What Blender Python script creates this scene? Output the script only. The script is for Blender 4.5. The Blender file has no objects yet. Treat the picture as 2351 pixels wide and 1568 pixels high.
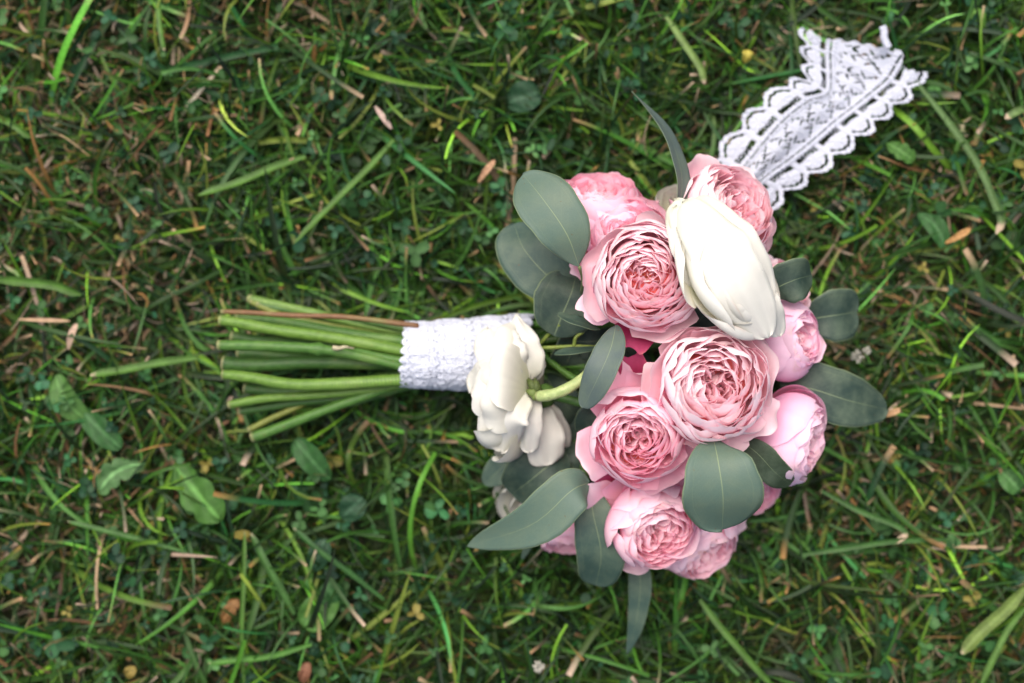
import bpy, math
import numpy as np
from mathutils import Matrix, Vector
rng = np.random.default_rng(7)
S = bpy.context.scene
COL = S.collection
PI = math.pi

# ------------------------------------------------------------------ camera
HC = 0.85
cam_d = bpy.data.cameras.new('camera'); cam = bpy.data.objects.new('camera', cam_d); COL.objects.link(cam)
cam.location = (0, 0, HC); cam.rotation_euler = (0, 0, 0)
cam_d.lens = 50; cam_d.sensor_width = 36; cam_d.clip_start = 0.01; cam_d.clip_end = 500
cam_d.dof.use_dof = True; cam_d.dof.focus_distance = HC - 0.135; cam_d.dof.aperture_fstop = 3.5
S.camera = cam
# ------------------------------------------------------------------ light
SUN_EL = math.radians(64); SUN_ROT = math.radians(-25)
w = bpy.data.worlds.new('World'); S.world = w; w.use_nodes = True
nt = w.node_tree; bg = nt.nodes['Background']
sky = nt.nodes.new('ShaderNodeTexSky'); sky.sky_type = 'NISHITA'; sky.sun_disc = False
sky.sun_elevation = SUN_EL; sky.sun_rotation = SUN_ROT; sky.air_density = 1.0; sky.dust_density = 6.0; sky.ozone_density = 0.3
nt.links.new(sky.outputs[0], bg.inputs[0]); bg.inputs[1].default_value = 0.072
sd = bpy.data.lights.new('sun', 'SUN'); sun = bpy.data.objects.new('sun', sd); COL.objects.link(sun)
sd.energy = 1.5; sd.angle = math.radians(55); sd.color = (1.0, 0.955, 0.90)
dv = Vector((math.sin(SUN_ROT)*math.cos(SUN_EL), math.cos(SUN_ROT)*math.cos(SUN_EL), math.sin(SUN_EL)))
sun.rotation_euler = (-dv).to_track_quat('-Z', 'Y').to_euler(); sun.location = dv*3
S.view_settings.view_transform = 'Standard'; S.view_settings.look = 'None'
S.view_settings.exposure = 1.32; S.view_settings.gamma = 1
S.cycles.max_bounces = 16; S.cycles.diffuse_bounces = 14; S.cycles.transmission_bounces = 10

# ------------------------------------------------------------------ helpers
def K(z): return (HC - z)*0.72/2351.0
def P(px, py, z): k = K(z); return np.array([(px-1175.5)*k, (784-py)*k, z])

def mesh_np(name, V, F, cols=None, uvs=None, smooth=True, midx=None):
    """V (n,3); F (m,4) or (m,3) or list of such"""
    if isinstance(F, np.ndarray): F = [F]
    F = [f for f in F if len(f)]
    me = bpy.data.meshes.new(name)
    me.vertices.add(len(V)); me.vertices.foreach_set('co', np.asarray(V, np.float32).ravel())
    loops = np.concatenate([f.ravel() for f in F]).astype(np.int32)
    tot = np.concatenate([np.full(len(f), f.shape[1], np.int32) for f in F])
    st = np.concatenate([[0], np.cumsum(tot)[:-1]]).astype(np.int32)
    me.loops.add(len(loops)); me.loops.foreach_set('vertex_index', loops)
    me.polygons.add(len(tot)); me.polygons.foreach_set('loop_start', st); me.polygons.foreach_set('loop_total', tot)
    if smooth: me.polygons.foreach_set('use_smooth', np.ones(len(tot), bool))
    if midx is not None: me.polygons.foreach_set('material_index', np.asarray(midx, np.int32))
    me.update(calc_edges=True)
    if cols is not None:
        a = me.attributes.new('col', 'FLOAT_COLOR', 'POINT')
        c4 = np.ones((len(V), 4), np.float32); c4[:, :3] = cols
        a.data.foreach_set('color', c4.ravel())
    if uvs is not None:
        l = me.uv_layers.new(name='UVMap'); l.data.foreach_set('uv', np.asarray(uvs, np.float32)[loops].ravel())
    return me

def obj(name, me, mats, parent=None, **kw):
    o = bpy.data.objects.new(name, me); COL.objects.link(o)
    if me is not None:
        for m in (mats if isinstance(mats, (list, tuple)) else [mats]): me.materials.append(m)
    if parent is not None: o.parent = parent
    for k, v in kw.items(): o[k] = v
    return o

def centred(name, V, F, mats, parent=None, origin=None, **kw):
    """mesh whose object origin sits in its own middle (world verts in, parent world translation handled)"""
    props = {k: kw.pop(k) for k in ('label', 'category', 'group', 'kind') if k in kw}
    c = V.mean(0) if origin is None else np.asarray(origin)
    me = mesh_np(name, V - c, F, **kw)
    o = obj(name, me, mats, parent, **props)
    o.location = c - (np.array(parent.location) if parent is not None else 0)
    return o

def grid_faces(nu, nv, off=0, closed=False):
    """grid of nv rows x nu columns, index = row*nu + col"""
    r = np.arange(nv-1)[:, None]; cN = nu if closed else nu-1
    c = np.arange(cN)[None, :]; c2 = (c+1) % nu
    a = r*nu+c; b = r*nu+c2; d = (r+1)*nu+c2; e = (r+1)*nu+c
    return np.stack([a, b, d, e], -1).reshape(-1, 4)+off

class Acc:
    def __init__(s): s.V=[]; s.F4=[]; s.F3=[]; s.C=[]; s.n=0; s.UV=[]
    def add(s, V, F, C=None, UV=None):
        if F.shape[1] == 4: s.F4.append(F+s.n)
        else: s.F3.append(F+s.n)
        s.V.append(V); s.n += len(V)
        if C is not None: s.C.append(np.broadcast_to(C, (len(V), 3)))
        if UV is not None: s.UV.append(UV)
    def out(s):
        F = []
        if s.F4: F.append(np.concatenate(s.F4))
        if s.F3: F.append(np.concatenate(s.F3))
        return np.concatenate(s.V), F, (np.concatenate(s.C) if s.C else None)

def spline(pts, n):
    """Catmull-Rom through points, n samples"""
    p = np.asarray(pts, float)
    if len(p) == 2:
        t = np.linspace(0, 1, n)[:, None]; return p[0]*(1-t)+p[1]*t
    q = np.vstack([2*p[0]-p[1], p, 2*p[-1]-p[-2]])
    t = np.linspace(0, len(p)-1-1e-9, n); i = t.astype(int); f = (t-i)[:, None]
    a, b, c, d = q[i], q[i+1], q[i+2], q[i+3]
    return 0.5*((2*b)+(-a+c)*f+(2*a-5*b+4*c-d)*f**2+(-a+3*b-3*c+d)*f**3)

def frames(c):
    t = np.gradient(c, axis=0); t /= np.linalg.norm(t, axis=1)[:, None]+1e-12
    s = np.cross([0, 0, 1.0], t); l = np.linalg.norm(s, axis=1)[:, None]
    s = np.where(l > 0.05, s/(l+1e-9), [1, 0, 0]); nrm = np.cross(t, s)
    return t, s, nrm

def tube(c, r, ns=10, cap=True):
    n = len(c); r = np.broadcast_to(r, n); t, s, m = frames(c)
    a = np.linspace(0, 2*PI, ns, endpoint=False)
    V = c[:, None]+r[:, None, None]*(np.cos(a)[None, :, None]*s[:, None]+np.sin(a)[None, :, None]*m[:, None])
    V = V.reshape(-1, 3); F = grid_faces(ns, n, closed=True); T = np.zeros((0, 3), int)
    if cap:
        k = len(V); V = np.vstack([V, c[0]-t[0]*r[0]*0.1, c[-1]+t[-1]*r[-1]*0.3])
        i = np.arange(ns); j = (i+1) % ns
        T = np.vstack([np.stack([j, i, np.full(ns, k)], 1), np.stack([(n-1)*ns+i, (n-1)*ns+j, np.full(ns, k+1)], 1)])
    return V, F, T

# ------------------------------------------------------------------ materials
def mat(name):
    m = bpy.data.materials.new(name); m.use_nodes = True; n = m.node_tree
    return m, n, n.nodes, n.links, n.nodes['Principled BSDF'], n.nodes['Material Output']
def attr_col(N): a = N.new('ShaderNodeAttribute'); a.attribute_name = 'col'; return a
def noise(N, L, scale, detail=4, vec=None, rough=0.6):
    t = N.new('ShaderNodeTexNoise'); t.inputs['Scale'].default_value = scale; t.inputs['Detail'].default_value = detail
    t.inputs['Roughness'].default_value = rough
    if vec is not None: L.new(vec, t.inputs['Vector'])
    return t
def mixc(N, L, a, b, f, mode='MIX'):
    m = N.new('ShaderNodeMix'); m.data_type = 'RGBA'; m.blend_type = mode
    for s, v in ((6, a), (7, b), (0, f)):
        if hasattr(v, 'is_linked') or hasattr(v, 'links'): L.new(v, m.inputs[s])
        elif s == 0: m.inputs[0].default_value = v
        else: m.inputs[s].default_value = (*v, 1)
    return m.outputs[2]
def ramp(N, L, src, p0, p1, c0=(0, 0, 0, 1), c1=(1, 1, 1, 1)):
    r = N.new('ShaderNodeValToRGB'); e = r.color_ramp.elements
    e[0].position = p0; e[1].position = p1; e[0].color = c0; e[1].color = c1
    L.new(src, r.inputs[0]); return r.outputs[0]

def translucent_mat(name, tr=0.3, rough=0.6, spec=0.3, back=None, nscale=900, nstr=0.15, bump=0.0, trtint=(1, 1, 1)):
    m, n, N, L, B, O = mat(name)
    a = attr_col(N); c = a.outputs[0]
    tc = N.new('ShaderNodeTexCoord')
    nz = noise(N, L, nscale, 3, tc.outputs['Object'])
    v = ramp(N, L, nz.outputs[0], 0.3, 0.7, (1-nstr, 1-nstr, 1-nstr, 1), (1, 1, 1, 1))
    c = mixc(N, L, c, v, 1.0, 'MULTIPLY')
    if back is not None:
        g = N.new('ShaderNodeNewGeometry'); mm = N.new('ShaderNodeMath'); mm.operation = 'MULTIPLY'
        L.new(g.outputs['Backfacing'], mm.inputs[0]); mm.inputs[1].default_value = back[1]
        c = mixc(N, L, c, back[0], mm.outputs[0])
    L.new(c, B.inputs['Base Color']); B.inputs['Roughness'].default_value = rough
    B.inputs['Specular IOR Level'].default_value = spec
    if bump:
        b = N.new('ShaderNodeBump'); b.inputs['Strength'].default_value = bump; b.inputs['Distance'].default_value = 0.0006
        L.new(nz.outputs[0], b.inputs['Height']); L.new(b.outputs[0], B.inputs['Normal'])
    T = N.new('ShaderNodeBsdfTranslucent'); L.new(mixc(N, L, c, trtint, 1.0, 'MULTIPLY'), T.inputs[0])
    X = N.new('ShaderNodeMixShader'); X.inputs[0].default_value = tr
    L.new(B.outputs[0], X.inputs[1]); L.new(T.outputs[0], X.inputs[2]); L.new(X.outputs[0], O.inputs[0])
    return m

M_petal = translucent_mat('rose_petal', 0.33, 0.8, 0.08, back=((0.97, 0.74, 0.80), 0.35), nscale=260, nstr=0.03, bump=0.12, trtint=(1, 0.95, 0.965))
M_deep = translucent_mat('magenta_petal', 0.2, 0.7, 0.2, nscale=260, nstr=0.15, bump=0.2)
M_white = translucent_mat('cream_petal', 0.22, 0.75, 0.12, nscale=200, nstr=0.03, bump=0.12)
M_grass = translucent_mat('grass_blade', 0.25, 0.55, 0.35, nscale=700, nstr=0.35, trtint=(0.9, 1.0, 0.5))
M_green = translucent_mat('green_leaf', 0.2, 0.6, 0.3, nscale=500, nstr=0.25, bump=0.3, trtint=(0.9, 1.0, 0.5))

def leaf_material():
    m, n, N, L, B, O = mat('eucalyptus_leaf')
    a = attr_col(N); uv = N.new('ShaderNodeUVMap'); uv.uv_map = 'UVMap'
    sep = N.new('ShaderNodeSeparateXYZ'); L.new(uv.outputs[0], sep.inputs[0])   # x: -1..1 across, y: 0..1 along
    ab = N.new('ShaderNodeMath'); ab.operation = 'ABSOLUTE'; L.new(sep.outputs[0], ab.inputs[0])
    def M(op, x, y=None, z=None):
        q = N.new('ShaderNodeMath'); q.operation = op
        for i, v in enumerate((x, y, z)):
            if v is None: continue
            if isinstance(v, (int, float)): q.inputs[i].default_value = v
            else: L.new(v, q.inputs[i])
        return q.outputs[0]
    taper = M('MULTIPLY_ADD', sep.outputs[1], -0.014, 0.022)
    mid = M('LESS_THAN', ab.outputs[0], taper)
    mid = M('MULTIPLY', mid, M('SUBTRACT', 1.0, M('MULTIPLY', sep.outputs[1], 0.55)))
    # side veins
    q = M('SUBTRACT', M('MULTIPLY', sep.outputs[1], 11.0), M('MULTIPLY', ab.outputs[0], 3.2))
    q = M('ADD', q, M('MULTIPLY', sep.outputs[0], 0.35))
    fr = M('ABSOLUTE', M('SUBTRACT', M('FRACT', q), 0.5))
    sv = M('MULTIPLY', M('LESS_THAN', fr, 0.03), 0.07)
    # marginal vein
    mv = M('MULTIPLY', M('LESS_THAN', M('ABSOLUTE', M('SUBTRACT', ab.outputs[0], 0.74)), 0.008), 0.16)
    edge = M('MULTIPLY', M('GREATER_THAN', ab.outputs[0], 0.965), 0.6)
    vein = M('MAXIMUM', M('MAXIMUM', mid, sv), M('MAXIMUM', edge, mv))
    tc = N.new('ShaderNodeTexCoord')
    n1 = noise(N, L, 70, 4, tc.outputs['Object']); n2 = noise(N, L, 2600, 2, tc.outputs['Object'])
    c = mixc(N, L, a.outputs[0], (0.13, 0.175, 0.115), ramp(N, L, n1.outputs[0], 0.40, 0.72, (0, 0, 0, 1), (0.62, 0.62, 0.62, 1)))
    c = mixc(N, L, c, ramp(N, L, n2.outputs[0], 0.3, 0.7, (0.82, 0.82, 0.82, 1), (1, 1, 1, 1)), 1.0, 'MULTIPLY')
    sp = noise(N, L, 420, 1, tc.outputs['Object'])
    c = mixc(N, L, c, (0.10, 0.07, 0.03), ramp(N, L, sp.outputs[0], 0.76, 0.79, (0, 0, 0, 1), (0.7, 0.7, 0.7, 1)))
    c = mixc(N, L, c, (0.20, 0.255, 0.135), vein)
    L.new(c, B.inputs['Base Color']); B.inputs['Roughness'].default_value = 0.55; B.inputs['Specular IOR Level'].default_value = 0.35
    b = N.new('ShaderNodeBump'); b.inputs['Strength'].default_value = 0.25; b.inputs['Distance'].default_value = 0.0004
    h = N.new('ShaderNodeMath'); h.operation = 'ADD'; L.new(vein, h.inputs[0]); L.new(n1.outputs[0], h.inputs[1])
    L.new(h.outputs[0], b.inputs['Height']); L.new(b.outputs[0], B.inputs['Normal'])
    T = N.new('ShaderNodeBsdfTranslucent'); L.new(c, T.inputs[0])
    X = N.new('ShaderNodeMixShader'); X.inputs[0].default_value = 0.12
    L.new(B.outputs[0], X.inputs[1]); L.new(T.outputs[0], X.inputs[2]); L.new(X.outputs[0], O.inputs[0])
    return m
M_leaf = leaf_material()

def stem_material():
    m, n, N, L, B, O = mat('flower_stem')
    a = attr_col(N); uv = N.new('ShaderNodeUVMap'); uv.uv_map = 'UVMap'
    tc = N.new('ShaderNodeTexCoord'); mp = N.new('ShaderNodeMapping'); mp.inputs['Scale'].default_value = (1, 0.05, 1)
    L.new(uv.outputs[0], mp.inputs[0]); nz = noise(N, L, 9, 3, mp.outputs[0])
    wv = N.new('ShaderNodeTexWave'); wv.wave_type = 'BANDS'; wv.bands_direction = 'Y'; wv.inputs['Scale'].default_value = 0.9
    wv.inputs['Distortion'].default_value = 1.2; wv.inputs['Detail'].default_value = 2; L.new(uv.outputs[0], wv.inputs[0])
    c = mixc(N, L, a.outputs[0], ramp(N, L, nz.outputs[0], 0.3, 0.7, (0.65, 0.7, 0.6, 1), (1.15, 1.1, 1.05, 1)), 1.0, 'MULTIPLY')
    c = mixc(N, L, c, ramp(N, L, wv.outputs[0], 0.1, 0.6, (0.80, 0.84, 0.8, 1), (1.05, 1.04, 1.0, 1)), 1.0, 'MULTIPLY')
    n2 = noise(N, L, 300, 3, tc.outputs['Object'])
    c = mixc(N, L, c, ramp(N, L, n2.outputs[0], 0.35, 0.65, (0.8, 0.85, 0.75, 1), (1, 1, 1, 1)), 1.0, 'MULTIPLY')
    n3 = noise(N, L, 520, 2, tc.outputs['Object'])
    c = mixc(N, L, c, (0.13, 0.085, 0.035), ramp(N, L, n3.outputs[0], 0.66, 0.72, (0, 0, 0, 1), (0.7, 0.7, 0.7, 1)))
    n4 = noise(N, L, 45, 3, tc.outputs['Object'])
    c = mixc(N, L, c, (0.20, 0.29, 0.07), ramp(N, L, n4.outputs[0], 0.50, 0.75, (0, 0, 0, 1), (0.35, 0.35, 0.35, 1)))
    L.new(c, B.inputs['Base Color']); B.inputs['Roughness'].default_value = 0.48; B.inputs['Specular IOR Level'].default_value = 0.4
    b = N.new('ShaderNodeBump'); b.inputs['Strength'].default_value = 0.35; b.inputs['Distance'].default_value = 0.0003
    L.new(wv.outputs[0], b.inputs['Height']); L.new(b.outputs[0], B.inputs['Normal'])
    return m
M_stem = stem_material()

def lace_material(name, k):
    m, n, N, L, B, O = mat(name)
    B.inputs['Base Color'].default_value = (0.54*k, 0.565*k, 0.65*k, 1); B.inputs['Roughness'].default_value = 0.95
    B.inputs['Specular IOR Level'].default_value = 0.1
    tc = N.new('ShaderNodeTexCoord'); vo = N.new('ShaderNodeTexVoronoi'); vo.inputs['Scale'].default_value = 900
    L.new(tc.outputs['Object'], vo.inputs[0])
    b = N.new('ShaderNodeBump'); b.inputs['Strength'].default_value = 0.8; b.inputs['Distance'].default_value = 0.0008
    L.new(vo.outputs[0], b.inputs['Height']); L.new(b.outputs[0], B.inputs['Normal'])
    T = N.new('ShaderNodeBsdfTranslucent'); T.inputs[0].default_value = (0.54*k, 0.565*k, 0.65*k, 1)
    X = N.new('ShaderNodeMixShader'); X.inputs[0].default_value = 0.15
    L.new(B.outputs[0], X.inputs[1]); L.new(T.outputs[0], X.inputs[2]); L.new(X.outputs[0], O.inputs[0])
    return m
M_lace = lace_material('white_cotton_lace', .98); M_wrap = lace_material('white_lace_wrap', 1.14)

def soil_material():
    m, n, N, L, B, O = mat('soil')
    tc = N.new('ShaderNodeTexCoord')
    a = noise(N, L, 60, 8, tc.outputs['Object'], 0.7); b2 = noise(N, L, 9, 5, tc.outputs['Object'])
    c = ramp(N, L, a.outputs[0], 0.35, 0.7, (0.008, 0.006, 0.003, 1), (0.045, 0.028, 0.013, 1))
    c = mixc(N, L, c, (0.02, 0.05, 0.012), ramp(N, L, b2.outputs[0], 0.4, 0.6))
    L.new(c, B.inputs['Base Color']); B.inputs['Roughness'].default_value = 1
    b = N.new('ShaderNodeBump'); b.inputs['Distance'].default_value = 0.005; L.new(a.outputs[0], b.inputs['Height']); L.new(b.outputs[0], B.inputs['Normal'])
    return m
M_soil = soil_material()

# ------------------------------------------------------------------ ground
def vnoise(x, y, f, seed):
    r = np.random.default_rng(seed); v = np.zeros_like(x)
    for k in range(7):
        a = r.uniform(0, 2*PI); g = f*r.uniform(0.6, 1.6)
        v += np.sin(x*g*math.cos(a)+y*g*math.sin(a)+r.uniform(0, 6.28))
    return v/7*1.6
gx = np.concatenate([-np.geomspace(60, .8, 14), np.linspace(-.7, .7, 57), np.geomspace(.8, 60, 14)])
X, Y = np.meshgrid(gx, gx)
Z = vnoise(X, Y, 18, 3)*0.002 - 0.002
obj('ground', mesh_np('ground', np.stack([X.ravel(), Y.ravel(), Z.ravel()], 1), grid_faces(len(gx), len(gx))), M_soil, kind='structure')

# ------------------------------------------------------------------ grass
def px_of(x, y, z=0.02):
    k = K(z); return x/k+1175.5, 784-y/k
def press(x, y):
    """height limit of the sward: pressed down where the bouquet and the ribbon lie"""
    px, py = px_of(x, y)
    d1 = np.hypot((px-1600)/420, (py-870)/520)
    d2 = np.hypot(np.maximum(np.abs(px-850)-370, 0)/120, (py-830)/200)
    d3 = np.abs((px-1700)*0.80-(420-py)*0.85+0)/200 + np.maximum(0, np.abs((px-1900)*0.6+(250-py)*-0.7)*0)/1
    u = (px-1715)*0.62+(400-py)*0.78; v = (px-1715)*0.78-(400-py)*0.62
    d3 = np.hypot(np.maximum(np.abs(u-190)-190, 0)/80, v/190)
    d = np.minimum(np.minimum(d1, d2), d3)
    return 0.014+0.034*np.clip((d-0.85)/0.5, 0, 1)
def dryness(x, y):
    px, py = px_of(x, y); v = vnoise(x, y, 22, 11)*0.5+vnoise(x, y, 60, 12)*0.35
    def g(cx, cy, s, a): return a*np.exp(-((px-cx)**2+(py-cy)**2)/(2*s*s))
    v += g(150, 250, 330, .75)+g(600, 80, 260, .3)+g(2080, 600, 170, 1.0)+g(2250, 1150, 170, .45)+g(250, 1050, 260, .45)+g(450, 1350, 220, .3)
    v += g(850, 1150, 330, -1.0)+g(1150, 600, 330, -.7)+g(1500, 1450, 330, -.35)+g(1250, 1250, 250, -.6)
    return v

GREENS = np.array([(0.022, 0.080, 0.008), (0.038, 0.115, 0.010), (0.014, 0.070, 0.016), (0.078, 0.17, 0.012), (0.044, 0.125, 0.024), (0.028, 0.098, 0.008)])
DRY = np.array([(0.42, 0.25, 0.13), (0.48, 0.33, 0.20), (0.22, 0.11, 0.05), (0.38, 0.20, 0.06), (0.52, 0.38, 0.28)])

def blades(acc, n, xr, yr, L, wd, z0, el0, el1, cols, seg=5, bend=0.9, blunt=0.4, cutcol=0.4, rs=1, place=None, three=True, hl=1.0, tuft=0):
    r = np.random.default_rng(rs)
    x = r.uniform(-xr, xr, n); y = r.uniform(-yr, yr, n)
    if place is not None:
        k = place(x, y, r); x = x[k]; y = y[k]; n = len(x)
    ln = r.uniform(*L, n); az = r.uniform(0, 2*PI, n); tb = np.ones(n)
    if tuft:
        k = r.integers(0, tuft, n); tx, ty, ta = r.uniform(-xr, xr, tuft), r.uniform(-yr, yr, tuft), r.uniform(0, 6.28, tuft)
        x = tx[k]+r.normal(0, .009, n); y = ty[k]+r.normal(0, .009, n); az = ta[k]+r.normal(0, .75, n); tb = np.exp(r.normal(0, .4, tuft))[k]
    b = r.normal(0, bend, n)
    e0 = r.uniform(*el0, n); e1 = e0 - r.uniform(*el1, n)
    t = np.linspace(0, 1, seg+1)
    A = az[:, None]+b[:, None]*t; E = e0[:, None]*(1-t)+e1[:, None]*t
    st = ln[:, None]/seg
    dx = np.cos(E)*np.cos(A)*st; dy = np.cos(E)*np.sin(A)*st; dz = np.sin(E)*st
    cx = x[:, None]+np.cumsum(dx, 1)-dx; cy = y[:, None]+np.cumsum(dy, 1)-dy; cz = np.cumsum(dz, 1)-dz
    z0v = r.uniform(*z0, n)
    lim = press(cx, cy)*hl
    cz = z0v[:, None]+cz
    cz = np.where(cz > lim*0.6, lim*0.6+(lim*0.4)*(1-np.exp(-(cz-lim*0.6)/(lim*0.4))), cz)
    cz = np.maximum(cz, 0.0005)
    W = r.uniform(*wd, n)
    isb = r.random(n) < blunt
    prof = np.where(isb[:, None], np.clip(1.05-0.15*t, 0, 1)[None], np.sqrt(np.clip(1-t**1.8, 0.0, 1))[None])
    prof = prof*(0.65+0.35*np.clip(t*5, 0, 1))
    hw = W[:, None]*prof*0.5+0.00006
    roll = r.normal(0, 0.5, n)[:, None]+r.normal(0, 0.8, n)[:, None]*t
    sx = -np.sin(A)*np.cos(roll); sy = np.cos(A)*np.cos(roll); sz = np.sin(roll)
    c = cols(x, y, r, n)*tb[:, None]                                  # (n,3)
    cc = np.repeat(c[:, None], seg+1, 1)*(1+r.normal(0, 0.10, (n, seg+1, 1)))
    cut = (isb & (r.random(n) < cutcol))
    tipc = DRY[r.integers(0, 5, n)]*r.uniform(.5, 1.2, (n, 1))
    wt = np.clip((t-0.84)/0.12, 0, 1)[None, :, None]*cut[:, None, None]
    cc = cc*(1-wt)+tipc[:, None]*wt
    bt = (np.clip(1-t*2.5, 0, 1)*0.5)[None, :, None]      # pale yellowish sheath
    cc = cc*(1-bt)+np.array((0.10, 0.14, 0.03))*bt
    ctr = np.stack([cx, cy, cz], -1); sv = np.stack([sx, sy, sz], -1)
    if three:
        V = np.stack([ctr-sv*hw[..., None], ctr-np.array([0, 0, .35])*hw[..., None], ctr+sv*hw[..., None]], 2)
        C = np.stack([cc*0.92, cc*1.25, cc], 2); m = 3
    else:
        V = np.stack([ctr-sv*hw[..., None], ctr+sv*hw[..., None]], 2); C = np.stack([cc*.9, cc*1.1], 2); m = 2
    base = grid_faces(m, seg+1)
    F = (base[None]+(np.arange(n)*(seg+1)*m)[:, None, None]).reshape(-1, 4)
    acc.add(V.reshape(-1, 3), F, np.clip(C.reshape(-1, 3), 0, .9))

def c_green(x, y, r, n):
    c = GREENS[r.integers(0, 6, n)]*np.exp(r.normal(-.42, .68, (n, 1)))
    d = dryness(x, y); isdry = r.random(n) < np.clip(0.025+0.08*d, 0.004, .3)
    yel = r.random(n) < 0.05
    c = np.where(yel[:, None], np.array((0.16, 0.22, 0.03)), c)
    return np.where(isdry[:, None], DRY[r.integers(0, 5, n)]*r.uniform(.25, .9, (n, 1)), c)
def c_thatch(x, y, r, n):
    d = dryness(x, y); k = r.random(n) < np.clip(0.50+0.45*d, 0.10, .95)
    return np.where(k[:, None], DRY[r.integers(0, 5, n)]*r.uniform(.06, .70, (n, 1))**1.3, GREENS[r.integers(0, 6, n)]*r.uniform(.15, .7, (n, 1)))  # decayed low layer, coloured darker still to deepen the shade between blades

XR, YR = 0.52, 0.40
g = Acc()
blades(g, 22000, XR, YR, (.008, .040), (.0004, .0013), (.0, .006), (-.1, .5), (0, .6), c_thatch, seg=4, bend=1.6, blunt=.3, cutcol=0, rs=21, three=False)
blades(g, 12000, XR, YR, (.020, .050), (.0006, .0015), (.0, .006), (.3, 1.2), (.2, 1.4), c_green, seg=5, bend=1.0, blunt=.3, rs=22)
blades(g, 11000, XR, YR, (.025, .070), (.0013, .0028), (.0, .006), (.3, 1.1), (.2, 1.3), c_green, seg=8, bend=.8, blunt=.45, rs=23)
blades(g, 15000, XR, YR, (.02, .065), (.0009, .0024), (.0, .007), (.3, 1.2), (.2, 1.3), c_green, seg=7, bend=.8, blunt=.4, rs=27, tuft=900)
blades(g, 1200, XR, YR, (.04, .095), (.0020, .0042), (.002, .012), (.3, .9), (.3, 1.1), c_green, seg=10, bend=.6, blunt=.5, cutcol=.6, rs=24, hl=1.15)
# the lawn going on outside the picture, coarser
blades(g, 30000, 2.2, 2.0, (.03, .09), (.002, .005), (.0, .006), (.2, 1.1), (.2, 1.2), c_green, seg=3, rs=25, three=False,
       place=lambda x, y, r: (np.abs(x) > XR-.02) | (np.abs(y) > YR-.02))
V, F, C = g.out()
obj('grass', mesh_np('grass', V, F, cols=C), M_grass, kind='stuff', label='mown green grass blades mixed with dry tan thatch covering the ground', category='grass')

# dry clippings: short flat straw bits lying on top
g = Acc()
def c_straw(x, y, r, n): return DRY[r.integers(0, 5, n)]*r.uniform(.25, 1.0, (n, 1))
def pl(x, y, r): return r.random(len(x)) < np.clip(.34+.75*dryness(x, y), .04, 1)
blades(g, 9000, XR, YR, (.003, .014), (.0005, .0022), (.004, .026), (-.3, .4), (-.5, .7), c_straw, seg=4, bend=1.1, blunt=.25, cutcol=0, rs=31, place=pl)
blades(g, 9000, XR, YR, (.003, .012), (.0008, .0024), (.004, .020), (-.3, .4), (-.5, .7), lambda x, y, r, n: c_straw(x, y, r, n)*.8, seg=3, bend=1.2, blunt=.2, cutcol=0, rs=33, three=False, place=lambda x, y, r: r.random(len(x)) < np.clip(.1+.8*dryness(x, y), 0, 1))
blades(g, 9000, XR, YR, (.006, .028), (.0002, .0005), (.004, .028), (-.2, .4), (-.4, .6), c_straw, seg=6, bend=2.4, blunt=.2, cutcol=0, rs=32, place=pl, three=False)
V, F, C = g.out()
obj('straw', mesh_np('straw', V, F, cols=C), M_grass, kind='stuff', label='pale dry straw clippings scattered through the lawn', category='straw')

# clover and other tiny round leaves
def disc_leaves(acc, n, xr, yr, rad, zr, cols, rs, lobes=3):
    r = np.random.default_rng(rs); x = r.uniform(-xr, xr, n); y = r.uniform(-yr, yr, n)
    lim = press(x, y); z = r.uniform(*zr, n)*lim/0.04
    R = r.uniform(*rad, n); a0 = r.uniform(0, 2*PI, n); c = cols(x, y, r, n)
    ns = 8
    for l in range(lobes):
        al = a0+l*2*PI/3+r.normal(0, .2, n)
        dx = np.cos(al); dy = np.sin(al); cz = z+r.normal(0, .0012, n)
        cxx = x+dx*R*0.95; cyy = y+dy*R*.95
        tx = r.normal(0, .35, n); ty = r.normal(0, .35, n)
        ang = np.linspace(0, 2*PI, ns, endpoint=False)[None, :]
        rr = R[:, None]*(1-0.18*np.exp(-((ang-0)**2)/.1)-0.18*np.exp(-((ang-2*PI)**2)/.1))
        lx = rr*np.cos(ang)*r.uniform(.8, 1.15, (n, 1)); ly = rr*np.sin(ang)*r.uniform(.5, .95, (n, 1))
        ox = lx*dx[:, None]-ly*dy[:, None]; oy = lx*dy[:, None]+ly*dx[:, None]
        vx = cxx[:, None]+ox; vy = cyy[:, None]+oy; vz = cz[:, None]+ox*tx[:, None]+oy*ty[:, None]+np.abs(ly)*.35
        V = np.concatenate([np.stack([cxx, cyy, cz-.0001], -1)[:, None], np.stack([vx, vy, vz], -1)], 1)
        i = np.arange(ns); T = np.stack([np.zeros(ns, int), i+1, (i+1) % ns+1], 1)
        F = (T[None]+(np.arange(n)*(ns+1))[:, None, None]).reshape(-1, 3)
        cc = np.repeat(c[:, None], ns+1, 1)*r.uniform(.85, 1.15, (n, 1, 1)); cc[:, 0] *= 1.35
        acc.add(V.reshape(-1, 3), F, cc.reshape(-1, 3))
g = Acc()
def c_clov(x, y, r, n):
    c = np.array([(0.022, 0.085, 0.03), (0.018, 0.07, 0.032), (0.035, 0.11, 0.03), (0.05, 0.13, 0.035)])[r.integers(0, 4, n)]*np.exp(r.normal(-.2, .4, (n, 1)))
    k = r.random(n) < .04
    return np.where(k[:, None], np.array((0.20, 0.17, 0.035)), c)
disc_leaves(g, 3000, XR, YR, (.0014, .0034), (.004, .030), c_clov, 41)
disc_leaves(g, 260, XR, YR, (.0034, .0052), (.006, .026), c_clov, 42)
disc_leaves(g, 1100, XR, YR, (.002, .0046), (.006, .026), c_clov, 43, lobes=1)
V, F, C = g.out()
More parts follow.
